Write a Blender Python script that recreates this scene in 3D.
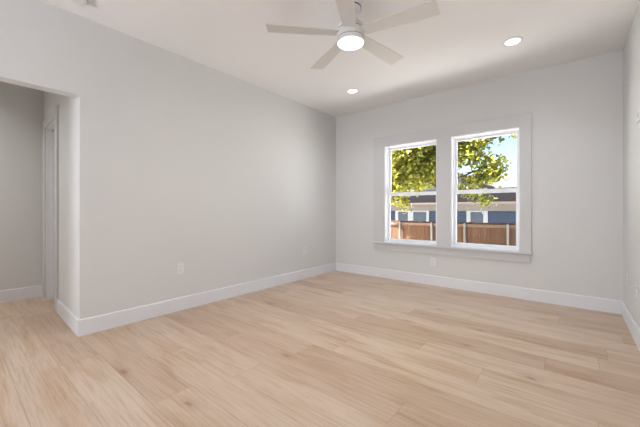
import bpy, bmesh, math, random
from mathutils import Vector, Matrix, noise
random.seed(7)
R = math.radians
PI = math.pi
scn = bpy.context.scene
for o in list(bpy.data.objects):
    bpy.data.objects.remove(o)
COL = scn.collection

# ------------------------------------------------------------------ camera
cam_d = bpy.data.cameras.new('camera')
cam_d.sensor_width = 36
cam_d.lens = 36 * 306 / 640
cam_d.shift_y = -3.2 / 640
cam_d.clip_start = 0.02
cam_d.clip_end = 300
cam = bpy.data.objects.new('camera', cam_d)
COL.objects.link(cam)
cam.location = (0, 0, 1.075)
cam.rotation_euler = (R(90), 0, R(39.25))
scn.camera = cam

# ------------------------------------------------------------------ view
scn.view_settings.view_transform = 'Standard'
scn.view_settings.look = 'None'
scn.view_settings.gamma = 1
scn.view_settings.exposure = 0.10

# ------------------------------------------------------------------ sky and sun
world = bpy.data.worlds.new('sky')
scn.world = world
world.use_nodes = True
wn = world.node_tree
bg = wn.nodes['Background']
sky = wn.nodes.new('ShaderNodeTexSky')
sky.sky_type = 'NISHITA'
sky.sun_disc = False
sky.sun_elevation = R(50)
sky.sun_rotation = R(240)
sky.air_density = 1.0
sky.dust_density = 0.5
sky.ozone_density = 1.0
wn.links.new(sky.outputs[0], bg.inputs[0])
bg.inputs[1].default_value = 0.31

SUN_DIR = Vector((0.60, 0.34, -0.80)).normalized()
sd = bpy.data.lights.new('sun', 'SUN')
sd.energy = 54.0
sd.angle = R(0.6)
sd.color = (1.0, 0.96, 0.90)
so = bpy.data.objects.new('sun', sd)
COL.objects.link(so)
so.rotation_euler = SUN_DIR.to_track_quat('-Z', 'Y').to_euler()
so.location = (-6, -8, 12)


def area(name, loc, direction, sx, sy, power, color=(1, 1, 1), shape='RECTANGLE', spread=180):
    d = bpy.data.lights.new(name, 'AREA')
    d.shape = shape
    d.size = sx
    if shape in ('RECTANGLE', 'ELLIPSE'):
        d.size_y = sy
    d.energy = power
    d.color = color
    d.spread = R(spread)
    o = bpy.data.objects.new(name, d)
    COL.objects.link(o)
    o.location = loc
    o.rotation_euler = Vector(direction).to_track_quat('-Z', 'Y').to_euler()
    return o


# added fill lamps behind the camera, set in two unseen rear windows
LP = {  # power and colour of every light group
    'rear': (0.5, (1.0, 1.0, 1.0)),
    'ceiling_fill': (50.0, (0.94, 1.0, 1.09)),
    'fan': (17.0, (1.0, 0.99, 0.97)),
    'cans': (3.0, (0.92, 1.0, 1.12)),
    'hall': (16.0, (1.0, 1.0, 1.0)),
}
SKY_K, SUN_K, LENS_K = 1.0, 1.0, 1.0
bg.inputs[1].default_value *= SKY_K
sd.energy *= SUN_K
for rx, wgt in ((-2.35, 1.6), (-0.65, 0.4)):
    area('rear_fill_lamp', (rx, -2.94, 1.45), (0, 1, 0.1), 1.1, 1.4, LP['rear'][0] * wgt, LP['rear'][1])
    # added fill lamp tilted upward to brighten the ceiling
    area('ceiling_fill_lamp', (rx, -2.92, 1.30), (0, 1, 1.1), 1.1, 1.0, LP['ceiling_fill'][0] * wgt, LP['ceiling_fill'][1])

# ------------------------------------------------------------------ constants of the room
XL, XR, YB, YR, H = -3.25, 0.425, 4.425, -3.0, 2.74
WT = 0.16


# ------------------------------------------------------------------ materials
def newmat(name):
    m = bpy.data.materials.new(name)
    m.use_nodes = True
    nt = m.node_tree
    return m, nt, nt.nodes['Principled BSDF']


def mat(name, col, rough=0.5, var=0.0, scale=8.0, bump=0.0, bscale=80.0, metal=0.0, spec=0.5):
    m, nt, p = newmat(name)
    p.inputs['Base Color'].default_value = (*col, 1)
    p.inputs['Roughness'].default_value = rough
    p.inputs['Metallic'].default_value = metal
    p.inputs['Specular IOR Level'].default_value = spec
    tc = nt.nodes.new('ShaderNodeTexCoord')
    if var > 0:
        n = nt.nodes.new('ShaderNodeTexNoise')
        n.inputs['Scale'].default_value = scale
        n.inputs['Detail'].default_value = 4
        nt.links.new(tc.outputs['Object'], n.inputs['Vector'])
        r = nt.nodes.new('ShaderNodeValToRGB')
        r.color_ramp.elements[0].position = 0.3
        r.color_ramp.elements[1].position = 0.7
        r.color_ramp.elements[0].color = (*[c * (1 - var) for c in col], 1)
        r.color_ramp.elements[1].color = (*[min(1, c * (1 + var)) for c in col], 1)
        nt.links.new(n.outputs['Fac'], r.inputs['Fac'])
        nt.links.new(r.outputs[0], p.inputs['Base Color'])
    if bump > 0:
        n2 = nt.nodes.new('ShaderNodeTexNoise')
        n2.inputs['Scale'].default_value = bscale
        n2.inputs['Detail'].default_value = 3
        nt.links.new(tc.outputs['Object'], n2.inputs['Vector'])
        b = nt.nodes.new('ShaderNodeBump')
        b.inputs['Strength'].default_value = bump
        b.inputs['Distance'].default_value = 0.002
        nt.links.new(n2.outputs['Fac'], b.inputs['Height'])
        nt.links.new(b.outputs[0], p.inputs['Normal'])
    return m


def emis(name, col, strength):
    m, nt, p = newmat(name)
    p.inputs['Base Color'].default_value = (0.9, 0.9, 0.9, 1)
    p.inputs['Emission Color'].default_value = (*col, 1)
    p.inputs['Emission Strength'].default_value = strength
    return m


def nn(nt, typ, **kw):
    n = nt.nodes.new(typ)
    for k, v in kw.items():
        setattr(n, k, v)
    return n


def math_n(nt, op, a, b=None, c=None):
    n = nt.nodes.new('ShaderNodeMath')
    n.operation = op
    for i, v in enumerate((a, b, c)):
        if v is None:
            continue
        if isinstance(v, (int, float)):
            n.inputs[i].default_value = v
        else:
            nt.links.new(v, n.inputs[i])
    return n.outputs[0]


def mixcol(nt, fac, a, b, mode='MIX'):
    n = nt.nodes.new('ShaderNodeMix')
    n.data_type = 'RGBA'
    n.blend_type = mode
    for sock, v in ((n.inputs[0], fac), (n.inputs[6], a), (n.inputs[7], b)):
        if isinstance(v, (int, float)):
            sock.default_value = v
        elif isinstance(v, tuple):
            sock.default_value = (*v, 1)
        else:
            nt.links.new(v, sock)
    return n.outputs[2]


def floor_mat():
    m, nt, p = newmat('oak_plank_floor')
    W, L = 0.228, 1.52
    tc = nn(nt, 'ShaderNodeTexCoord')
    sp = nn(nt, 'ShaderNodeSeparateXYZ')
    nt.links.new(tc.outputs['Object'], sp.inputs[0])
    X, Y = sp.outputs[0], sp.outputs[1]
    yy = math_n(nt, 'DIVIDE', math_n(nt, 'ADD', Y, -0.724 + 0.228 * 40), W)
    row = math_n(nt, 'FLOOR', yy)
    fy = math_n(nt, 'FRACT', yy)
    wn1 = nn(nt, 'ShaderNodeTexWhiteNoise', noise_dimensions='1D')
    nt.links.new(row, wn1.inputs['W'])
    xx = math_n(nt, 'ADD', math_n(nt, 'DIVIDE', math_n(nt, 'ADD', X, 20.0), L),
                math_n(nt, 'MULTIPLY', wn1.outputs['Value'], 7.0))
    colm = math_n(nt, 'FLOOR', xx)
    fx = math_n(nt, 'FRACT', xx)
    idv = math_n(nt, 'ADD', math_n(nt, 'MULTIPLY', row, 17.13), math_n(nt, 'MULTIPLY', colm, 5.71))
    wn2 = nn(nt, 'ShaderNodeTexWhiteNoise', noise_dimensions='1D')
    nt.links.new(idv, wn2.inputs['W'])
    pid = wn2.outputs['Value']
    # stretched coordinates
    def stretched(sx, sy):
        c = nn(nt, 'ShaderNodeCombineXYZ')
        nt.links.new(math_n(nt, 'MULTIPLY', X, sx), c.inputs[0])
        nt.links.new(math_n(nt, 'MULTIPLY', Y, sy), c.inputs[1])
        nt.links.new(math_n(nt, 'MULTIPLY', pid, 40.0), c.inputs[2])
        return c.outputs[0]
    def noise_t(vec, scale, det, dist=0.0, rough=0.5):
        n = nn(nt, 'ShaderNodeTexNoise')
        n.inputs['Scale'].default_value = scale
        n.inputs['Detail'].default_value = det
        n.inputs['Distortion'].default_value = dist
        n.inputs['Roughness'].default_value = rough
        nt.links.new(vec, n.inputs['Vector'])
        return n.outputs['Fac']
    def ramp(f, stops):
        r = nn(nt, 'ShaderNodeValToRGB')
        els = r.color_ramp.elements
        while len(els) < len(stops):
            els.new(0.5)
        for e, (pos, c) in zip(els, stops):
            e.position = pos
            e.color = (*c, 1)
        nt.links.new(f, r.inputs['Fac'])
        return r.outputs[0]
    cloud = noise_t(stretched(0.9, 5.0), 1.6, 3, 0.6)
    grain = noise_t(stretched(1.6, 42.0), 1.5, 5, 0.5, 0.6)
    fine = noise_t(stretched(6.0, 190.0), 1.0, 3, 0.2)
    base = ramp(pid, [(0.0, FLOOR_A), (0.5, FLOOR_B), (1.0, FLOOR_C)])
    c1 = ramp(cloud, [(0.3, (0.88, 0.775, 0.665)), (0.5, (1, 1, 1)), (0.72, (1.06, 1.08, 1.10))])
    base = mixcol(nt, 1.0, base, c1, 'MULTIPLY')
    c2 = ramp(grain, [(0.25, (0.80, 0.74, 0.68)), (0.5, (1, 1, 1)), (0.75, (1.06, 1.06, 1.06))])
    base = mixcol(nt, 1.0, base, c2, 'MULTIPLY')
    c3 = ramp(fine, [(0.3, (0.86, 0.83, 0.80)), (0.55, (1, 1, 1))])
    base = mixcol(nt, 0.9, base, c3, 'MULTIPLY')
    # knots
    v = nn(nt, 'ShaderNodeTexVoronoi', feature='F1')
    v.inputs['Scale'].default_value = 1.0
    nt.links.new(stretched(1.9, 4.3), v.inputs['Vector'])
    sepc = nn(nt, 'ShaderNodeSeparateColor')
    nt.links.new(v.outputs['Color'], sepc.inputs[0])
    keep = math_n(nt, 'GREATER_THAN', sepc.outputs[0], 0.55)
    dist = math_n(nt, 'ADD', math_n(nt, 'MULTIPLY', v.outputs['Distance'], 1.25), math_n(nt, 'MULTIPLY', math_n(nt, 'SUBTRACT', noise_t(stretched(14, 24), 1.0, 2), 0.5), 0.10))
    kn = ramp(dist, [(0.0, (1, 1, 1)), (0.05, (0.75, 0.75, 0.75)), (0.10, (0.30, 0.30, 0.30)), (0.30, (0, 0, 0))])
    kf = math_n(nt, 'MULTIPLY', math_n(nt, 'MULTIPLY', kn, keep), 0.85)
    base = mixcol(nt, kf, base, (0.27, 0.12, 0.05))
    # seams
    ey = math_n(nt, 'MULTIPLY', math_n(nt, 'MINIMUM', fy, math_n(nt, 'SUBTRACT', 1.0, fy)), W)
    ex = math_n(nt, 'MULTIPLY', math_n(nt, 'MINIMUM', fx, math_n(nt, 'SUBTRACT', 1.0, fx)), L)
    edge = math_n(nt, 'MINIMUM', ex, ey)
    seam = math_n(nt, 'LESS_THAN', edge, 0.0013)
    base = mixcol(nt, math_n(nt, 'MULTIPLY', seam, 0.55), base, (0.20, 0.13, 0.08))
    nt.links.new(base, p.inputs['Base Color'])
    rr = ramp(grain, [(0.3, (0.44, 0.44, 0.44)), (0.7, (0.36, 0.36, 0.36))])
    nt.links.new(rr, p.inputs['Roughness'])
    p.inputs['Specular IOR Level'].default_value = 0.85
    b = nn(nt, 'ShaderNodeBump')
    b.inputs['Strength'].default_value = 0.25
    b.inputs['Distance'].default_value = 0.0015
    hgt = math_n(nt, 'SUBTRACT', grain, math_n(nt, 'MULTIPLY', seam, 1.0))
    nt.links.new(hgt, b.inputs['Height'])
    nt.links.new(b.outputs[0], p.inputs['Normal'])
    return m


FLOOR_A = (0.525, 0.372, 0.262)
FLOOR_B = (0.595, 0.448, 0.328)
FLOOR_C = (0.635, 0.497, 0.383)

WALLC = (0.72, 0.71, 0.695)
M = {}
M['wall'] = mat('wall_paint', WALLC, 0.75, 0.008, 1.5, 0.08, 140, spec=0.3)
M['ceiling'] = mat('ceiling_paint', (0.90, 0.885, 0.875), 0.85, 0.008, 1.5, 0.06, 140, spec=0.2)
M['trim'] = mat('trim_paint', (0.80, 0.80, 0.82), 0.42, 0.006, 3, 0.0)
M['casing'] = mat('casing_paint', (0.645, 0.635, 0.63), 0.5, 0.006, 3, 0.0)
M['vinyl'] = mat('white_vinyl', (0.92, 0.93, 0.95), 0.35, 0.006, 6)
M['door'] = mat('door_paint', (0.78, 0.77, 0.765), 0.45, 0.008, 3)
M['plate'] = mat('outlet_plastic', (0.80, 0.79, 0.78), 0.4, 0.01, 20)
M['slot'] = mat('outlet_slot', (0.10, 0.10, 0.10), 0.5, 0.02, 20)
M['fan'] = mat('fan_white', (0.80, 0.79, 0.775), 0.45, 0.006, 6)
M['blade'] = mat('fan_blade_white', (0.725, 0.70, 0.665), 0.5, 0.015, 12)
M['gap'] = mat('shadow_gap_grey', (0.03, 0.028, 0.027), 0.6, 0.02, 20)
M['metal'] = mat('brushed_nickel', (0.6, 0.58, 0.55), 0.3, 0.02, 30, metal=1.0)
M['lens'] = emis('lit_lens', (1.0, 0.985, 0.96), 3.0 * LENS_K)
M['floor'] = floor_mat()
M['sub'] = mat('concrete_edge', (0.4, 0.38, 0.35), 0.9, 0.1, 5)
M['ground'] = mat('pale_gravel_ground', (0.78, 0.775, 0.77), 0.95, 0.08, 9, 0.6, 60)
M['galv'] = mat('galvanised_steel', (0.186, 0.181, 0.172), 0.45, 0.06, 25, metal=0.3)
M['siding'] = None
M['white_ext'] = mat('exterior_white_paint', (0.19, 0.195, 0.20), 0.6, 0.05, 4)
M['tan_ext'] = mat('exterior_beige_paint', (0.098, 0.084, 0.073), 0.7, 0.05, 4)
M['gutter'] = mat('gutter_brown', (0.057, 0.040, 0.031), 0.5, 0.08, 5)
M['shade'] = mat('window_shade_cloth', (0.02, 0.027, 0.042), 0.6, 0.15, 3)
M['chimney'] = mat('chimney_brick', (0.35, 0.22, 0.17), 0.9, 0.2, 12)


def line_mat(name, c1, c2, period, axis, duty, rough, var=0.15, var_scale=3.0):
    """boards / courses along one axis with a darker joint"""
    m, nt, p = newmat(name)
    tc = nn(nt, 'ShaderNodeTexCoord')
    sp = nn(nt, 'ShaderNodeSeparateXYZ')
    nt.links.new(tc.outputs['Object'], sp.inputs[0])
    q = math_n(nt, 'DIVIDE', sp.outputs[axis], period)
    fr = math_n(nt, 'FRACT', q)
    wnz = nn(nt, 'ShaderNodeTexWhiteNoise', noise_dimensions='1D')
    nt.links.new(math_n(nt, 'FLOOR', q), wnz.inputs['W'])
    n = nn(nt, 'ShaderNodeTexNoise')
    n.inputs['Scale'].default_value = var_scale
    n.inputs['Detail'].default_value = 5
    nt.links.new(tc.outputs['Object'], n.inputs['Vector'])
    f = math_n(nt, 'ADD', math_n(nt, 'MULTIPLY', wnz.outputs['Value'], var),
               math_n(nt, 'MULTIPLY', n.outputs['Fac'], var))
    hi = tuple(c * (1 + var) for c in c1)
    lo = tuple(c * (1 - var) for c in c1)
    f2 = math_n(nt, 'DIVIDE', f, 2 * var)
    base = mixcol(nt, f2, lo, hi)
    base = mixcol(nt, math_n(nt, 'LESS_THAN', fr, duty), base, c2)
    nt.links.new(base, p.inputs['Base Color'])
    p.inputs['Roughness'].default_value = rough
    p.inputs['Specular IOR Level'].default_value = 0.05
    return m


M['fence'] = line_mat('cedar_fence_boards', (0.098, 0.054, 0.033), (0.09, 0.05, 0.03), 0.14, 0, 0.0, 0.85, 0.25, 6)
M['rail'] = mat('cedar_rail', (0.135, 0.085, 0.055), 0.85, 0.15, 9)
M['siding'] = line_mat('blue_lap_siding', (0.027, 0.036, 0.055), (0.014, 0.019, 0.03), 0.12, 2, 0.08, 0.7, 0.06)
M['roof'] = line_mat('dark_shingles', (0.006, 0.005, 0.006), (0.003, 0.003, 0.003), 0.14, 1, 0.1, 0.9, 0.35, 9)
M['pale_roof'] = line_mat('pale_grey_roofing', (0.098, 0.095, 0.106), (0.071, 0.068, 0.077), 0.2, 1, 0.1, 0.8, 0.12, 3)
M['bark'] = mat('tree_bark', (0.10, 0.075, 0.05), 0.9, 0.3, 14, 0.9, 30)


def glass_mat():
    m = bpy.data.materials.new('window_glass')
    m.use_nodes = True
    nt = m.node_tree
    for n in list(nt.nodes):
        nt.nodes.remove(n)
    out = nn(nt, 'ShaderNodeOutputMaterial')
    tr = nn(nt, 'ShaderNodeBsdfTransparent')
    tr.inputs[0].default_value = (0.96, 0.97, 0.97, 1)
    gl = nn(nt, 'ShaderNodeBsdfGlossy')
    gl.inputs['Roughness'].default_value = 0.02
    fr = nn(nt, 'ShaderNodeFresnel')
    fr.inputs['IOR'].default_value = 1.05
    mx = nn(nt, 'ShaderNodeMixShader')
    nt.links.new(fr.outputs[0], mx.inputs[0])
    nt.links.new(tr.outputs[0], mx.inputs[1])
    nt.links.new(gl.outputs[0], mx.inputs[2])
    nt.links.new(mx.outputs[0], out.inputs[0])
    return m


M['glass'] = glass_mat()


def leaf_mat():
    m = bpy.data.materials.new('maple_leaf')
    m.use_nodes = True
    nt = m.node_tree
    for n in list(nt.nodes):
        nt.nodes.remove(n)
    out = nn(nt, 'ShaderNodeOutputMaterial')
    geo = nn(nt, 'ShaderNodeNewGeometry')
    r = nn(nt, 'ShaderNodeValToRGB')
    els = r.color_ramp.elements
    els.new(0.4)
    els.new(0.7)
    for e, (pos, c) in zip(els, [(0, (0.045, 0.070, 0.009)), (0.3, (0.17, 0.185, 0.02)), (0.65, (0.32, 0.30, 0.03)), (1, (0.48, 0.44, 0.10))]):
        e.position = pos
        e.color = (*c, 1)
    nt.links.new(geo.outputs['Random Per Island'], r.inputs['Fac'])
    d = nn(nt, 'ShaderNodeBsdfDiffuse')
    t = nn(nt, 'ShaderNodeBsdfTranslucent')
    nt.links.new(r.outputs[0], d.inputs[0])
    nt.links.new(r.outputs[0], t.inputs[0])
    g = nn(nt, 'ShaderNodeBsdfGlossy')
    g.inputs['Roughness'].default_value = 0.45
    g.inputs[0].default_value = (0.6, 0.6, 0.5, 1)
    m1 = nn(nt, 'ShaderNodeMixShader')
    m1.inputs[0].default_value = 0.42
    nt.links.new(d.outputs[0], m1.inputs[1])
    nt.links.new(t.outputs[0], m1.inputs[2])
    m2 = nn(nt, 'ShaderNodeMixShader')
    m2.inputs[0].default_value = 0.06
    nt.links.new(m1.outputs[0], m2.inputs[1])
    nt.links.new(g.outputs[0], m2.inputs[2])
    nt.links.new(m2.outputs[0], out.inputs[0])
    return m


M['leaf'] = leaf_mat()


# ------------------------------------------------------------------ mesh helpers
def new_bm():
    return bmesh.new()


def box(bm, x0, x1, y0, y1, z0, z1):
    vs = [bm.verts.new((x, y, z)) for x in (x0, x1) for y in (y0, y1) for z in (z0, z1)]
    for f in ((0, 1, 3, 2), (4, 6, 7, 5), (0, 4, 5, 1), (2, 3, 7, 6), (0, 2, 6, 4), (1, 5, 7, 3)):
        bm.faces.new([vs[i] for i in f])
    return vs


def prism(bm, pts, z0, z1):
    """plan polygon extruded in z"""
    a = [bm.verts.new((x, y, z0)) for x, y in pts]
    b = [bm.verts.new((x, y, z1)) for x, y in pts]
    n = len(pts)
    bm.faces.new(a[::-1])
    bm.faces.new(b)
    for i in range(n):
        j = (i + 1) % n
        bm.faces.new((a[i], a[j], b[j], b[i]))


def sweep(bm, profile, p0, p1, out):
    """profile of (o, z): o along the horizontal unit vector out, between p0 and p1 (x, y)"""
    A, B = [], []
    for o, z in profile:
        A.append(bm.verts.new((p0[0] + out[0] * o, p0[1] + out[1] * o, z)))
        B.append(bm.verts.new((p1[0] + out[0] * o, p1[1] + out[1] * o, z)))
    n = len(profile)
    bm.faces.new(A)
    bm.faces.new(B[::-1])
    for i in range(n):
        j = (i + 1) % n
        bm.faces.new((A[i], B[i], B[j], A[j]))


def lathe(bm, prof, cx=0, cy=0, seg=40, caps=True):
    rings = []
    for r, z in prof:
        if r < 1e-5:
            rings.append([bm.verts.new((cx, cy, z))])
        else:
            rings.append([bm.verts.new((cx + r * math.cos(2 * PI * i / seg), cy + r * math.sin(2 * PI * i / seg), z)) for i in range(seg)])
    for a, b in zip(rings, rings[1:]):
        for i in range(seg):
            j = (i + 1) % seg
            if len(a) == 1 and len(b) > 1:
                bm.faces.new((a[0], b[j], b[i]))
            elif len(b) == 1 and len(a) > 1:
                bm.faces.new((a[i], a[j], b[0]))
            elif len(a) > 1:
                bm.faces.new((a[i], a[j], b[j], b[i]))
    if caps:
        for rg in (rings[0], rings[-1]):
            if len(rg) > 1:
                bm.faces.new(rg)


def tube(bm, pts, radii, seg=8):
    rings = []
    for k, p in enumerate(pts):
        p = Vector(p)
        d = Vector(pts[min(k + 1, len(pts) - 1)]) - Vector(pts[max(k - 1, 0)])
        q = d.to_track_quat('Z', 'Y')
        rings.append([bm.verts.new(p + q @ Vector((radii[k] * math.cos(2 * PI * i / seg), radii[k] * math.sin(2 * PI * i / seg), 0))) for i in range(seg)])
    for a, b in zip(rings, rings[1:]):
        for i in range(seg):
            j = (i + 1) % seg
            bm.faces.new((a[i], a[j], b[j], b[i]))
    bm.faces.new(rings[0][::-1])
    bm.faces.new(rings[-1])


def obj(name, bm, m, parent=None, bevel=0.0, smooth=False, origin=None):
    bmesh.ops.recalc_face_normals(bm, faces=bm.faces)
    me = bpy.data.meshes.new(name)
    if origin is not None:
        bmesh.ops.translate(bm, verts=bm.verts, vec=-Vector(origin))
    bm.to_mesh(me)
    bm.free()
    me.materials.append(m)
    if smooth:
        for p in me.polygons:
            p.use_smooth = True
        me.set_sharp_from_angle(angle=R(35))
    o = bpy.data.objects.new(name, me)
    COL.objects.link(o)
    if origin is not None:
        o.location = origin
    if parent is not None:
        o.parent = parent
    if bevel > 0:
        b = o.modifiers.new('bevel', 'BEVEL')
        b.width = bevel
        b.segments = 2
        b.limit_method = 'ANGLE'
    return o


def struct(name, bm, m, bevel=0.0, smooth=False):
    o = obj(name, bm, m, None, bevel, smooth)
    o['kind'] = 'structure'
    return o


def empty(name, loc, label=None, cat=None, group=None, rot=(0, 0, 0), kind=None):
    o = bpy.data.objects.new(name, None)
    COL.objects.link(o)
    o.empty_display_size = 0.1
    o.location = loc
    o.rotation_euler = rot
    if label:
        o['label'] = label
    if cat:
        o['category'] = cat
    if group:
        o['group'] = group
    if kind:
        o['kind'] = kind
    return o


def copy_tree(root):
    r = root.copy()
    COL.objects.link(r)
    for ch in root.children:
        c = ch.copy()
        COL.objects.link(c)
        c.parent = r
        for g in ch.children:
            d = g.copy()
            COL.objects.link(d)
            d.parent = c
    return r


# ------------------------------------------------------------------ room shell
bm = new_bm(); box(bm, -6.6, XR + WT, YR - WT, YB + WT, -0.12, 0.0)
struct('floor', bm, M['floor'])
bm = new_bm(); box(bm, -6.6, XR + 0.55, YR - 0.5, YB + 0.25, H, H + 0.2)
struct('ceiling', bm, M['ceiling'])

# hall side wall runs slightly askew from the corner of the opening
HD = Vector((-1, 0.03)).normalized()
HN = Vector((HD.y, -HD.x)) * 1.0          # pointing +Y side
if HN.y < 0:
    HN = -HN
P0 = Vector((XL, 0.726))


def hp(t, n=0.0):
    v = P0 + HD * t + HN * n
    return (v.x, v.y)


XH = -5.13
T_END = 1.885
D0, D1, DTOP = 1.04, 1.70, 2.075
HT = 0.13

OP_TOP = 2.061
OP_Y0 = -0.20
# left wall
bm = new_bm()
box(bm, XL - 0.12, XL, 0.726 + HT, YB + WT, 0, H)
box(bm, XL - 0.12, XL, OP_Y0, 0.726, OP_TOP, H)
box(bm, XL - 0.12, XL, YR - WT, OP_Y0, 0, H)
# hall wall with a doorway, carried on from the end of the left wall
prism(bm, [hp(0), hp(D0), hp(D0, HT), (XL, hp(0, HT)[1])], 0, H)
prism(bm, [hp(D0), hp(D1), hp(D1, HT), hp(D0, HT)], DTOP, H)
prism(bm, [hp(D1), hp(T_END), hp(T_END, HT), hp(D1, HT)], 0, H)
bmesh.ops.remove_doubles(bm, verts=bm.verts, dist=1e-5)
struct('wall_left', bm, M['wall'])
bm = new_bm(); box(bm, XH - 0.12, XH, -1.6, 1.1, 0, H)
struct('wall_hall_far', bm, M['wall'])
bm = new_bm(); box(bm, XH, XL - 0.12, -1.6, -1.5, 0, H)
struct('wall_hall_end', bm, M['wall'])

# right wall
bm = new_bm(); box(bm, XR, XR + WT, YR - WT, YB + WT, 0, H)
struct('wall_right', bm, M['wall'])

# window wall
WIN = [(-2.285, -1.465), (-1.275, -0.475)]
WZ0, WZ1 = 0.57, 2.09
bm = new_bm()
box(bm, XL, WIN[0][0], YB, YB + WT, 0, H)
box(bm, WIN[0][1], WIN[1][0], YB, YB + WT, WZ0, WZ1)
box(bm, WIN[1][1], XR, YB, YB + WT, 0, H)
box(bm, WIN[0][0], WIN[1][1], YB, YB + WT, 0, WZ0)
box(bm, WIN[0][0], WIN[1][1], YB, YB + WT, WZ1, H)
bmesh.ops.remove_doubles(bm, verts=bm.verts, dist=1e-5)
struct('wall_back', bm, M['wall'])

# rear wall (behind the camera) with two openings for the added fill windows
bm = new_bm()
box(bm, XL, -2.95, YR - WT, YR, 0, H)
box(bm, -1.75, -1.25, YR - WT, YR, 0.7, 2.2)
box(bm, -0.05, XR, YR - WT, YR, 0, H)
box(bm, -2.95, -0.05, YR - WT, YR, 0, 0.7)
box(bm, -2.95, -0.05, YR - WT, YR, 2.2, H)
struct('wall_rear', bm, M['wall'])


# ------------------------------------------------------------------ baseboards
def bprof(h=0.14, t=0.015):
    return [(0, 0), (t, 0), (t, h - 0.006), (t - 0.005, h), (0, h)]


bm = new_bm()
sweep(bm, bprof(), (XL, 0.726 - 0.015), (XL, YB), (1, 0))
struct('baseboard_left', bm, M['trim'])
bm = new_bm()
sweep(bm, bprof(), (XL + 0.015, YB), (XR - 0.015, YB), (0, -1))
struct('baseboard_back', bm, M['trim'])
bm = new_bm()
sweep(bm, bprof(), (XR, YR), (XR, YB), (-1, 0))
struct('baseboard_right', bm, M['trim'])
bm = new_bm()
sweep(bm, bprof(), hp(0), hp(0.915), (-HN.x, -HN.y))
sweep(bm, bprof(), hp(1.82), hp(T_END - 0.0), (-HN.x, -HN.y))
struct('baseboard_hall_side', bm, M['trim'])
bm = new_bm()
sweep(bm, bprof(), (XH, -1.5), (XH, 0.765), (1, 0))
struct('baseboard_hall_far', bm, M['trim'])
bm = new_bm()
sweep(bm, bprof(), (XL, YR), (XL, OP_Y0), (1, 0))
struct('baseboard_left_rear', bm, M['trim'])
bm = new_bm()
sweep(bm, bprof(), (XL + 0.015, YR), (XR - 0.015, YR), (0, 1))
struct('baseboard_rear', bm, M['trim'])

# ------------------------------------------------------------------ hall door
dr = empty('door_1', (*hp(1.37), 0), kind='structure')
inv = Matrix.Translation(-Vector((*hp(1.37), 0)))


def hall_prism(bm, t0, t1, n0, n1, z0, z1):
    prism(bm, [hp(t0, n0), hp(t1, n0), hp(t1, n1), hp(t0, n1)], z0, z1)


def dpart(name, bm, m, bevel=0.0):
    bmesh.ops.transform(bm, matrix=inv, verts=bm.verts)
    return obj(name, bm, m, dr, bevel)


bm = new_bm()
hall_prism(bm, 0.915, D0, -0.018, 0.0, 0, DTOP + 0.10)
hall_prism(bm, D1, 1.82, -0.018, 0.0, 0, DTOP + 0.10)
hall_prism(bm, D0, D1, -0.018, 0.0, DTOP, DTOP + 0.10)
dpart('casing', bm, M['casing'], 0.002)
bm = new_bm()
hall_prism(bm, D0, D0 + 0.018, 0.0, HT, 0, DTOP)
hall_prism(bm, D1 - 0.018, D1, 0.0, HT, 0, DTOP)
hall_prism(bm, D0 + 0.018, D1 - 0.018, 0.0, HT, DTOP - 0.018, DTOP)
dpart('jamb', bm, M['trim'], 0.001)
bm = new_bm()
hall_prism(bm, D0 + 0.018, D0 + 0.03, 0.045, 0.085, 0, DTOP - 0.018)
hall_prism(bm, D1 - 0.03, D1 - 0.018, 0.045, 0.085, 0, DTOP - 0.018)
hall_prism(bm, D0 + 0.03, D1 - 0.03, 0.045, 0.085, DTOP - 0.03, DTOP - 0.018)
dpart('door_stop', bm, M['trim'], 0.001)
bm = new_bm()
hall_prism(bm, D0 + 0.02, D1 - 0.02, 0.087, 0.122, 0.01, DTOP - 0.02)
dpart('door_panel', bm, M['door'], 0.002)
bm = new_bm()
k = hp(D0 + 0.09, 0.055)
lathe(bm, [(0.0, 0.97), (0.02, 0.975), (0.028, 0.995), (0.02, 1.015), (0.0, 1.02)], k[0], k[1], 20)
dpart('door_knob', bm, M['metal'])

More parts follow.
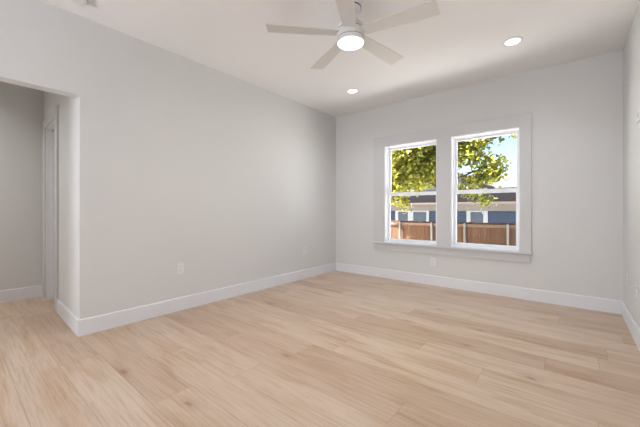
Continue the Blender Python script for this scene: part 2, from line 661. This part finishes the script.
# ------------------------------------------------------------------ twin window
def make_window(name, x0, x1):
    w = empty(name, ((x0 + x1) / 2, YB + 0.1, WZ0), kind='structure')
    ox, oy, oz = w.location
    def part(nm, bm, m, parent=w, bevel=0.0):
        bmesh.ops.translate(bm, verts=bm.verts, vec=(-ox, -oy, -oz))
        return obj(nm, bm, m, parent, bevel)
    # liner (drywall return / jamb)
    bm = new_bm()
    e = 0.012
    box(bm, x0, x0 + e, YB - 0.0, YB + 0.07, WZ0, WZ1)
    box(bm, x1 - e, x1, YB - 0.0, YB + 0.07, WZ0, WZ1)
    box(bm, x0 + e, x1 - e, YB, YB + 0.07, WZ1 - e, WZ1)
    box(bm, x0 + e, x1 - e, YB, YB + 0.07, WZ0, WZ0 + e)
    part('jamb_liner', bm, M['vinyl'])
    # outer frame
    bm = new_bm()
    f = 0.020
    box(bm, x0, x0 + f, YB + 0.07, YB + WT, WZ0, WZ1)
    box(bm, x1 - f, x1, YB + 0.07, YB + WT, WZ0, WZ1)
    box(bm, x0 + f, x1 - f, YB + 0.07, YB + WT, WZ1 - f, WZ1)
    box(bm, x0 + f, x1 - f, YB + 0.07, YB + WT, WZ0, WZ0 + 0.02)
    part('frame', bm, M['vinyl'], bevel=0.002)
    # sashes
    s = 0.028
    a0, a1 = x0 + f, x1 - f
    def sash(nm, y0, y1, z0, z1, lo, hi):
        bm = new_bm()
        box(bm, a0, a0 + s, y0, y1, z0, z1)
        box(bm, a1 - s, a1, y0, y1, z0, z1)
        box(bm, a0 + s, a1 - s, y0, y1, z0, z0 + lo)
        box(bm, a0 + s, a1 - s, y0, y1, z1 - hi, z1)
        sh = part(nm, bm, M['vinyl'], bevel=0.003)
        bm = new_bm()
        ym = (y0 + y1) / 2
        box(bm, a0 + s - 0.004, a1 - s + 0.004, ym - 0.002, ym + 0.002, z0 + lo - 0.004, z1 - hi + 0.004)
        part('pane', bm, M['glass'], sh)
    sash('upper_sash', YB + 0.122, YB + 0.150, 1.318, WZ1 - f, 0.040, 0.030)
    sash('lower_sash', YB + 0.090, YB + 0.118, WZ0 + 0.02, 1.352, 0.036, 0.050)
    # sash lock on the meeting rail
    bm = new_bm()
    xm = (x0 + x1) / 2
    box(bm, xm - 0.03, xm + 0.03, YB + 0.088, YB + 0.112, 1.352, 1.362)
    box(bm, xm - 0.008, xm + 0.03, YB + 0.080, YB + 0.095, 1.362, 1.370)
    part('sash_lock', bm, M['vinyl'], bevel=0.002)
    return w


make_window('window_1', *WIN[0])
make_window('window_2', *WIN[1])

# window casing (flat boards) and sill with apron
CX0, CX1, CZ1 = -2.475, -0.355, 2.25
ct = 0.019
bm = new_bm()
box(bm, CX0, WIN[0][0], YB - ct, YB, WZ0, CZ1)
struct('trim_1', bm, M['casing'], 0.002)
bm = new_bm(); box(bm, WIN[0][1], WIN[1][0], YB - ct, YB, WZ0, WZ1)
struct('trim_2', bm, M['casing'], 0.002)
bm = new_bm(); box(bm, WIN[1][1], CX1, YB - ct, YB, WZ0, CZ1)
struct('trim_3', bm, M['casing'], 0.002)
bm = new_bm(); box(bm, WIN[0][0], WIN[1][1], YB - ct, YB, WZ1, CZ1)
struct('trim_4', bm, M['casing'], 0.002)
bm = new_bm()
# stool, nosed
box(bm, CX0 - 0.012, CX1 + 0.012, YB - 0.052, YB, WZ0 - 0.024, WZ0)
struct('trim_5', bm, M['casing'], 0.006)
bm = new_bm()
box(bm, CX0 + 0.01, CX1 - 0.01, YB - 0.022, YB, WZ0 - 0.125, WZ0 - 0.024)
struct('trim_6', bm, M['casing'], 0.003)

# rear windows, added out of view to hold the fill lamps: frame bars
for i, (x0, x1) in enumerate(((-2.95, -1.75), (-1.25, -0.05))):
    w = empty('window_%d' % (3 + i), ((x0 + x1) / 2, YR - 0.05, 0.7), kind='structure')
    bm = new_bm()
    hw = (x1 - x0) / 2
    box(bm, -hw, -hw + 0.05, -0.1, 0.04, 0, 1.5)
    box(bm, hw - 0.05, hw, -0.1, 0.04, 0, 1.5)
    box(bm, -hw + 0.05, hw - 0.05, -0.1, 0.04, 0, 0.05)
    box(bm, -hw + 0.05, hw - 0.05, -0.1, 0.04, 1.45, 1.5)
    box(bm, -hw + 0.05, hw - 0.05, -0.1, -0.05, 0.73, 0.78)
    obj('frame', bm, M['vinyl'], w, 0.003)
    bm = new_bm()
    box(bm, -hw + 0.05, hw - 0.05, -0.082, -0.078, 0.05, 1.45)
    obj('blind', bm, M['vinyl'], w)


# ------------------------------------------------------------------ outlets
def make_outlet():
    t = empty('electrical_outlet', (0, 0, 0))
    bm = new_bm()
    box(bm, -0.036, 0.036, -0.006, 0, -0.058, 0.058)
    obj('cover_plate', bm, M['plate'], t, 0.003)
    for z in (-0.021, 0.021):
        bm = new_bm()
        vs = []
        pts = [(0.017 * math.cos(a) * 1.0, z + max(-0.0135, min(0.0135, 0.017 * math.sin(a)))) for a in [2 * PI * i / 24 for i in range(24)]]
        f = [bm.verts.new((x, -0.0085, zz)) for x, zz in pts]
        b = [bm.verts.new((x, -0.005, zz)) for x, zz in pts]
        bm.faces.new(f)
        for i in range(24):
            j = (i + 1) % 24
            bm.faces.new((f[i], f[j], b[j], b[i]))
        bm.faces.new(b[::-1])
        sck = obj('socket', bm, M['plate'], t)
        bm = new_bm()
        box(bm, -0.0075, -0.0055, -0.0092, -0.008, z - 0.001, z + 0.008)
        box(bm, 0.0050, 0.0070, -0.0092, -0.008, z - 0.001, z + 0.007)
        box(bm, -0.0022, 0.0022, -0.0092, -0.008, z - 0.009, z - 0.005)
        obj('slot', bm, M['slot'], sck)
    bm = new_bm()
    lathe(bm, [(0.003, -0.0075), (0.003, -0.0055)], 0, 0, 12)
    bmesh.ops.rotate(bm, verts=bm.verts, cent=(0, 0, 0), matrix=Matrix.Rotation(R(90), 3, 'X'))
    for v_ in bm.verts:
        v_.co.y = -abs(v_.co.y)
    obj('screw', bm, M['plate'], t)
    return t


out0 = make_outlet()
spots = [
    ((XL, 1.600, 0.450), R(90), 'white wall outlet on left wall nearer the hallway opening'),
    ((XL, 3.580, 0.445), R(90), 'white wall outlet on left wall close to the far corner'),
    ((-1.520, YB, 0.335), 0.0, 'white wall outlet low under the twin window'),
    ((XR, 3.575, 0.420), R(-90), 'white wall outlet on right wall nearer the picture edge'),
    ((XR, 4.075, 0.420), R(-90), 'white wall outlet on right wall close to the window wall corner'),
]
for i, (loc, rz, lab) in enumerate(spots):
    o = out0 if i == 0 else copy_tree(out0)
    o.location = loc
    o.rotation_euler = (0, 0, rz)
    o['label'] = lab
    o['category'] = 'outlet'
    o['group'] = 'electrical outlets around the room'

# ------------------------------------------------------------------ thermostat at the right edge
t = empty('wall_thermostat', (XR, 3.31, 1.742), 'small white thermostat on right wall at picture edge', 'thermostat', rot=(0, 0, R(-90)))
bm = new_bm(); box(bm, -0.115, 0.06, -0.006, 0, 0, 0.10)
obj('back_plate', bm, M['plate'], t, 0.002)
bm = new_bm(); box(bm, -0.105, 0.05, -0.026, -0.006, 0.008, 0.092)
obj('body', bm, M['fan'], t, 0.005)
bm = new_bm(); box(bm, -0.06, 0.01, -0.0272, -0.0258, 0.04, 0.075)
obj('screen', bm, mat('lcd_grey', (0.42, 0.45, 0.42), 0.3, 0.02, 20), t)

# ------------------------------------------------------------------ smoke detector
t = empty('smoke_detector', (-2.965, 0.655, H), 'round white smoke detector on ceiling above the hallway opening', 'smoke detector')
bm = new_bm(); lathe(bm, [(0.068, 0), (0.068, -0.008), (0.064, -0.012)], 0, 0, 32)
obj('mounting_base', bm, M['fan'], t, smooth=True)
bm = new_bm(); lathe(bm, [(0.060, -0.011), (0.060, -0.028), (0.050, -0.040), (0.020, -0.043), (0, -0.043)], 0, 0, 32)
bd = obj('body', bm, M['fan'], t, smooth=True)
bm = new_bm(); lathe(bm, [(0.061, -0.017), (0.0612, -0.022)], 0, 0, 32)
obj('vent_slot', bm, M['gap'], t)

# ------------------------------------------------------------------ recessed lights
DL = empty('recessed_light', (-2.351, 3.594, H))
bm = new_bm()
lathe(bm, [(0.062, -0.001), (0.066, -0.006), (0.086, -0.004), (0.089, -0.0005), (0.062, -0.0005)], 0, 0, 40, caps=False)
obj('trim_ring', bm, M['fan'], DL, smooth=True)
bm = new_bm()
lathe(bm, [(0.064, -0.0008), (0.063, -0.004), (0.0, -0.0045)], 0, 0, 40)
obj('lens', bm, M['lens'], DL)
dls = [((-2.351, 3.594), 'round lit recessed ceiling light nearer the left corner'),
       ((-0.439, 3.539), 'round lit recessed ceiling light nearer the right wall above the window'),
       ]
for i, ((x, y), lab) in enumerate(dls):
    o = DL if i == 0 else copy_tree(DL)
    o.location = (x, y, H)
    o['label'] = lab
    o['category'] = 'ceiling light'
    o['group'] = 'recessed ceiling lights'
    area('recessed_light_lamp', (x, y, H - 0.012), (0, 0, -1), 0.11, 0.11, *LP['cans'], 'DISK', 120)

# ------------------------------------------------------------------ ceiling fan
FX, FY = -1.345, 2.03
fan = empty('ceiling_fan', (FX, FY, H), 'white five blade ceiling fan with lit round light', 'ceiling fan')
bm = new_bm(); lathe(bm, [(0.080, 0), (0.083, -0.010), (0.083, -0.066)], 0, 0, 40)
obj('canopy', bm, M['fan'], fan, smooth=True)
bm = new_bm(); lathe(bm, [(0.083, -0.066), (0.083, -0.074)], 0, 0, 40)
obj('canopy_gap', bm, M['gap'], fan)
bm = new_bm(); lathe(bm, [(0.082, -0.072), (0.074, -0.084), (0.052, -0.090)], 0, 0, 40)
obj('canopy_rim', bm, M['fan'], fan, smooth=True)
bm = new_bm(); lathe(bm, [(0.050, -0.088), (0.050, -0.195)], 0, 0, 24)
obj('downrod', bm, M['fan'], fan, smooth=True)
bm = new_bm(); lathe(bm, [(0.050, -0.190), (0.098, -0.204), (0.104, -0.214), (0.105, -0.240)], 0, 0, 48)
obj('coupling_cover', bm, M['fan'], fan, smooth=True)
bm = new_bm(); lathe(bm, [(0.102, -0.240), (0.102, -0.247)], 0, 0, 48)
obj('housing_gap', bm, M['gap'], fan)
bm = new_bm(); lathe(bm, [(0.106, -0.247), (0.108, -0.252), (0.108, -0.306)], 0, 0, 48)
obj('motor_housing', bm, M['fan'], fan, smooth=True)
bm = new_bm(); lathe(bm, [(0.104, -0.306), (0.104, -0.311)], 0, 0, 48)
obj('light_gap', bm, M['gap'], fan)
bm = new_bm(); lathe(bm, [(0.107, -0.311), (0.109, -0.315), (0.109, -0.340), (0.104, -0.344)], 0, 0, 48)
lk = obj('light_kit', bm, M['fan'], fan, smooth=True)
bm = new_bm(); lathe(bm, [(0.103, -0.342), (0.100, -0.347), (0.070, -0.353), (0.0, -0.356)], 0, 0, 48)
obj('light_lens', bm, M['lens'], lk, smooth=True)
area('ceiling_fan_lamp', (FX, FY, H - 0.366), (0, 0, -1), 0.19, 0.19, *LP['fan'], 'DISK')
# blades
bm = new_bm()
n = 12
top, bot = [], []
outline = []
for i in range(n + 1):
    u = i / n
    r = 0.10 + u * 0.56
    w = 0.050 + 0.020 * min(1, u * 1.4)
    outline.append((r, w))
sect = []
for r, w in outline:
    row = []
    for s_, zz in ((-1, 0.003), (1, 0.003), (1, -0.003), (-1, -0.003)):
        row.append(bm.verts.new((r - (0.010 if (r > 0.65 and s_ < 0) else 0), w * s_, zz)))
    sect.append(row)
for a, b in zip(sect, sect[1:]):
    for i in range(4):
        j = (i + 1) % 4
        bm.faces.new((a[i], a[j], b[j], b[i]))
bm.faces.new(sect[0])
bm.faces.new(sect[-1][::-1])
bl0 = obj('blade', bm, M['blade'], fan, 0.0015)
bm = new_bm()
box(bm, 0.085, 0.155, -0.022, 0.022, 0.004, 0.009)
ar0 = obj('blade_bracket', bm, M['fan'], bl0, 0.001)
for k in range(5):
    b = bl0 if k == 0 else bl0.copy()
    if k:
        COL.objects.link(b)
        a2 = ar0.copy()
        COL.objects.link(a2)
        a2.parent = b
    b.location = (0, 0, -0.268)
    b.rotation_euler = (Matrix.Rotation(R(10 + 72 * k), 4, 'Z') @ Matrix.Rotation(R(-9), 4, 'X')).to_euler()

# ------------------------------------------------------------------ hall lamp (added out of view to brighten the hall)
hl = empty('recessed_light', (-4.6, -0.6, H), 'unseen recessed ceiling light added to brighten the hallway', 'ceiling light', group='recessed ceiling lights')
for ch in list(DL.children):
    c = ch.copy(); COL.objects.link(c); c.parent = hl
area('hall_fill_lamp', (-4.6, -0.6, H - 0.012), (0, 0, -1), 0.11, 0.11, *LP['hall'], 'DISK', 140)

# ================================================================== OUTSIDE
GZ = -0.95
bm = new_bm()
nx, ny = 30, 30
vv = [[bm.verts.new((-45 + 80 * i / nx, YB + WT + 0.02 + 60 * j / ny, GZ + 0.04 * noise.noise(Vector((i, j, 0))))) for j in range(ny + 1)] for i in range(nx + 1)]
for i in range(nx):
    for j in range(ny):
        bm.faces.new((vv[i][j], vv[i + 1][j], vv[i + 1][j + 1], vv[i][j + 1]))
g = struct('ground', bm, M['ground'])
bm = new_bm(); box(bm, -6.6, XR + WT, YR - WT, YB + WT, GZ - 0.3, -0.12)
struct('foundation', bm, M['sub'])

# ------------------------------------------------------------------ fence
FYN = 9.45
fe = empty('wooden_fence', (-3, FYN, GZ), 'reddish cedar board fence with steel posts behind the window', 'fence')
def fpart(nm, bm, m, bevel=0.0):
    bmesh.ops.translate(bm, verts=bm.verts, vec=(3, -FYN, -GZ))
    return obj(nm, bm, m, fe, bevel)
bm = new_bm()
x = -9.1
while x < 2.2:
    dz = random.uniform(-0.012, 0.012)
    dy = random.uniform(0, 0.004)
    box(bm, x + 0.003, x + 0.137, FYN + dy, FYN + 0.018 + dy, GZ + 0.03, 0.735 + dz)
    x += 0.14
fpart('board_panel', bm, M['fence'])
for z in (0.60, -0.65, -0.02):
    bm = new_bm()
    box(bm, -9.1, 2.1, FYN - 0.04, FYN - 0.001, z, z + 0.085)
    fpart('rail', bm, M['rail'], 0.003)
for px in (-8.2, -6.3, -4.30, -3.27, -2.33, -1.27, 0.4):
    bm = new_bm()
    lathe(bm, [(0.03, GZ), (0.03, 0.70), (0.022, 0.715), (0.0, 0.72)], px, FYN - 0.072, 14)
    fpart('post', bm, M['galv'])

# ------------------------------------------------------------------ neighbour house
HY = 15.0
nb = empty('neighbour_house', (-5, HY, GZ), 'low blue house with beige eave and dark roof behind fence', 'house')
def hpart(nm, bm, m, parent=None, bevel=0.0, org=(-5, HY, GZ)):
    bmesh.ops.translate(bm, verts=bm.verts, vec=(-org[0], -org[1], -org[2]))
    return obj(nm, bm, m, parent or nb, bevel)
bm = new_bm(); box(bm, -14, 4, HY, HY + 6, GZ, 1.35)
hpart('wall', bm, M['siding'])
bm = new_bm(); box(bm, -14.05, 4.05, HY - 0.06, HY - 0.001, 1.05, 1.36)
hpart('frieze_board', bm, M['tan_ext'])
bm = new_bm(); box(bm, -14.4, 4.4, HY - 0.45, HY, 1.345, 1.375)
hpart('soffit', bm, M['tan_ext'])
bm = new_bm(); box(bm, -14.4, 4.4, HY - 0.56, HY - 0.45, 1.33, 1.43)
hpart('gutter', bm, M['gutter'], bevel=0.01)
bm = new_bm()
prismv = [(HY - 0.5, 1.40), (HY + 3.2, 2.25), (HY + 6.9, 1.40), (HY + 6.9, 1.36), (HY - 0.5, 1.36)]
A = [bm.verts.new((-14.5, y, z)) for y, z in prismv]
B = [bm.verts.new((4.5, y, z)) for y, z in prismv]
bm.faces.new(A); bm.faces.new(B[::-1])
for i in range(5):
    j = (i + 1) % 5
    bm.faces.new((A[i], B[i], B[j], A[j]))
hpart('roof', bm, M['roof'])
# windows: frame verticals with blue-grey shaded panes between
def house_window(x0, x1, tw):
    bm = new_bm()
    box(bm, x0 - tw, x0, HY - 0.045, HY, -0.1, 1.05)
    box(bm, x1, x1 + tw, HY - 0.045, HY, -0.1, 1.05)
    box(bm, x0, x1, HY - 0.045, HY, -0.1, 0.02)
    box(bm, x0, x1, HY - 0.045, HY, 1.0, 1.05)
    f = hpart('window_frame', bm, M['white_ext'])
    bm = new_bm()
    box(bm, x0, x1, HY - 0.02, HY - 0.004, 0.02, 1.0)
    p_ = hpart('window_pane', bm, M['shade'], f)
house_window(-6.95, -6.42, 0.16)
house_window(-6.14, -5.47, 0.12)
house_window(-3.47, -2.95, 0.17)
house_window(-9.4, -8.6, 0.14)
house_window(-0.6, 0.2, 0.14)

# ------------------------------------------------------------------ pale roofed house farther back
ph = empty('distant_house', (-3, 26, GZ), 'pale grey roofed house showing beyond the dark roof', 'house')
def ppart(nm, bm, m, bevel=0.0):
    return hpart(nm, bm, m, ph, bevel, (-3, 26, GZ))
def gable(x0, x1, y0, y1, ze, zr):
    bm = new_bm()
    xm = (x0 + x1) / 2
    pr = [(x0, ze), (xm, zr), (x1, ze), (x1 - 0.2, ze - 0.1), (xm, zr - 0.16), (x0 + 0.2, ze - 0.1)]
    A = [bm.verts.new((x, y0 - 0.4, z)) for x, z in pr]
    B = [bm.verts.new((x, y1 + 0.4, z)) for x, z in pr]
    bm.faces.new((A[0], A[1], A[4], A[5])); bm.faces.new((A[1], A[2], A[3], A[4]))
    bm.faces.new((B[5], B[4], B[1], B[0])); bm.faces.new((B[4], B[3], B[2], B[1]))
    for i in range(6):
        j = (i + 1) % 6
        bm.faces.new((A[i], B[i], B[j], A[j]))
    ppart('roof', bm, M['pale_roof'])
    bm = new_bm()
    w = [(x0 + 0.4, GZ), (x1 - 0.4, GZ), (x1 - 0.4, ze), (xm, zr - 0.25), (x0 + 0.4, ze)]
    A = [bm.verts.new((x, y0, z)) for x, z in w]
    B = [bm.verts.new((x, y1, z)) for x, z in w]
    bm.faces.new(A); bm.faces.new(B[::-1])
    for i in range(5):
        j = (i + 1) % 5
        bm.faces.new((A[i], B[i], B[j], A[j]))
    ppart('wall', bm, M['white_ext'])
# long roof plane facing us, with ridge parallel to the fence
bm = new_bm()
pr = [(25.5, 2.2), (29.5, 4.05), (33.5, 2.2), (33.5, 2.1), (25.5, 2.1)]
A = [bm.verts.new((-4.7, y, z)) for y, z in pr]
B = [bm.verts.new((8, y, z)) for y, z in pr]
A[1].co.x = -4.15
bm.faces.new(A); bm.faces.new(B[::-1])
for i in range(5):
    j = (i + 1) % 5
    bm.faces.new((A[i], B[i], B[j], A[j]))
ppart('roof', bm, M['pale_roof'])
bm = new_bm(); box(bm, -4.3, 7.5, 26, 33, GZ, 2.1)
ppart('wall', bm, M['white_ext'])
gable(-10.4, -4.95, 25.0, 32, 3.05, 4.45)


# ------------------------------------------------------------------ trees
def leaf_cloud(bm, blobs, n, size, keep=None):
    tot = sum(b[3] * b[4] * b[5] for b in blobs)
    for (cx, cy, cz, rx, ry, rz) in blobs:
        k = int(n * rx * ry * rz / tot) + 8
        # twigs: leaves gather in little bunches
        bunches = max(6, k // 9)
        for _ in range(bunches):
            d = Vector((random.gauss(0, 1), random.gauss(0, 1), random.gauss(0, 1))).normalized()
            rr = random.uniform(0.25, 1.0) ** 0.6
            c = Vector((cx + d.x * rx * rr, cy + d.y * ry * rr, cz + d.z * rz * rr))
            for _ in range(9):
                p = c + Vector((random.gauss(0, .075), random.gauss(0, .075), random.gauss(0, .065)))
                if keep and not keep(p):
                    continue
                s = size * random.uniform(0.6, 1.2)
                q = Vector((random.gauss(0, 0.6) - 0.15, random.gauss(0, 0.6) - 0.35, random.uniform(0.1, 1))).normalized().to_track_quat('Z', 'Y')
                rot = q @ Matrix.Rotation(random.uniform(0, 2 * PI), 3, 'Z').to_quaternion()
                pts = [(0, -0.5, 0), (0.30, -0.30, .04), (0.50, 0.02, .10), (0.26, 0.12, .03), (0.22, 0.42, .05), (0, 0.62, 0),
                       (-0.22, 0.42, .05), (-0.26, 0.12, .03), (-0.50, 0.02, .10), (-0.30, -0.30, .04)]
                mid = bm.verts.new(p)
                vs = [bm.verts.new(p + rot @ (Vector(a) * s)) for a in pts]
                for i in range(10):
                    bm.faces.new((mid, vs[i], vs[(i + 1) % 10]))


def cam_px(p):
    c_, s_ = math.cos(R(39.25)), math.sin(R(39.25))
    r = p.x * c_ + p.y * s_
    f = -p.x * s_ + p.y * c_
    return 320 + 306 * r / f, 210.3 - 306 * (p.z - 1.075) / f


mt = empty('maple_tree', (-2.33, 7.7, GZ), 'leafy yellow-green maple tree filling the window view', 'tree')
def tpart(nm, bm, m, smooth=False):
    bmesh.ops.translate(bm, verts=bm.verts, vec=(2.33, -7.7, -GZ))
    return obj(nm, bm, m, mt, smooth=smooth)
bm = new_bm()
tube(bm, [(-2.33, 7.7, GZ - 0.05), (-2.34, 7.7, 0.3), (-2.36, 7.72, 1.4), (-2.45, 7.75, 2.4), (-2.7, 7.8, 3.6), (-2.9, 7.8, 4.6)], [0.17, 0.13, 0.115, 0.10, 0.07, 0.03], 12)
tpart('trunk', bm, M['bark'], True)
for pts, r0 in (
        ([(-2.36, 7.72, 1.5), (-3.0, 7.6, 1.95), (-3.6, 7.5, 2.25), (-4.3, 7.5, 2.4)], 0.05),
        ([(-2.40, 7.74, 1.9), (-1.9, 7.7, 2.3), (-1.5, 7.6, 2.55), (-1.0, 7.5, 2.75)], 0.045),
        ([(-2.45, 7.75, 2.3), (-3.1, 7.9, 2.9), (-3.7, 8.0, 3.5), (-4.5, 8.0, 4.0)], 0.05),
        ([(-2.38, 7.73, 1.75), (-1.95, 7.8, 1.9), (-1.6, 7.9, 2.05), (-1.25, 7.9, 2.15)], 0.03),
        ([(-2.55, 7.75, 2.9), (-2.1, 7.9, 3.4), (-1.7, 8.0, 3.9), (-1.2, 8.0, 4.4)], 0.04),
        ([(-3.0, 7.6, 1.95), (-3.3, 7.5, 1.75), (-3.42, 7.4, 1.45), (-3.35, 7.35, 1.18)], 0.018)):
    bm = new_bm()
    tube(bm, pts, [r0, r0 * 0.75, r0 * 0.5, r0 * 0.2], 8)
    tpart('branch', bm, M['bark'], True)
blobs = [
    (-3.2, 7.0, 2.6, 0.55, 0.5, 0.6), (-3.7, 7.2, 2.35, 0.6, 0.5, 0.5), (-2.8, 7.2, 1.95, 0.45, 0.45, 0.33), (-3.35, 7.2, 1.75, 0.5, 0.4, 0.22),
    (-2.75, 7.2, 2.9, 0.5, 0.5, 0.5), (-4.6, 8.6, 2.0, 0.8, 0.7, 0.5), (-3.7, 8.8, 2.1, 0.8, 0.4, 0.5), (-3.0, 7.1, 1.75, 0.55, 0.35, 0.2), (-2.95, 6.8, 2.5, 0.4, 0.3, 0.45), (-3.3, 6.9, 2.15, 0.45, 0.3, 0.35),
    (-3.6, 7.6, 2.9, 0.95, 0.8, 0.75), (-4.4, 7.9, 2.6, 0.8, 0.8, 0.8), (-3.1, 7.4, 2.2, 0.6, 0.6, 0.5),
    (-4.1, 7.6, 1.95, 0.6, 0.6, 0.45), (-3.3, 8.0, 3.6, 1.0, 0.9, 0.6), (-4.7, 8.4, 3.6, 0.9, 0.6, 0.55), (-3.7, 8.4, 3.4, 0.8, 0.6, 0.5), (-2.9, 8.4, 3.1, 0.6, 0.5, 0.4), (-4.3, 8.3, 3.1, 0.7, 0.4, 0.4),
    (-3.32, 7.35, 1.20, 0.17, 0.2, 0.13), (-3.42, 7.35, 1.42, 0.30, 0.25, 0.12), (-3.75, 7.4, 1.62, 0.3, 0.3, 0.25), (-1.5, 7.6, 1.33, 0.16, 0.25, 0.08), (-1.65, 7.8, 1.75, 0.30, 0.3, 0.16), (-1.30, 7.7, 1.80, 0.18, 0.3, 0.14),
    (-2.05, 7.7, 2.75, 0.5, 0.5, 0.45), (-1.80, 7.6, 2.35, 0.36, 0.4, 0.30), (-1.55, 7.8, 1.92, 0.38, 0.4, 0.28), (-1.75, 7.5, 2.6, 0.35, 0.35, 0.3), (-1.5, 7.6, 2.25, 0.2, 0.3, 0.25),
    (-1.25, 7.7, 2.05, 0.22, 0.3, 0.16), (-1.5, 7.6, 3.05, 0.55, 0.6, 0.32), (-0.95, 7.5, 3.0, 0.5, 0.5, 0.22), (-1.12, 7.5, 2.70, 0.36, 0.3, 0.12),
    (-2.4, 8.0, 3.5, 0.9, 0.9, 0.7), (-1.6, 8.0, 3.9, 0.8, 0.8, 0.5), (-2.1, 7.8, 1.62, 0.25, 0.3, 0.16),
    (-1.75, 7.6, 1.48, 0.22, 0.25, 0.13), (-2.6, 7.9, 2.3, 0.5, 0.6, 0.6),
    (-4.9, 7.7, 4.6, 0.8, 0.6, 0.45), (-4.3, 7.7, 4.7, 0.9, 0.7, 0.5),
    (-3.6, 8.0, 4.6, 1.3, 1.1, 0.7), (-2.3, 8.0, 4.7, 1.1, 1.0, 0.6),
]
bm = new_bm()
leaf_cloud(bm, blobs, 60000, 0.088)
tpart('foliage', bm, M['leaf'])
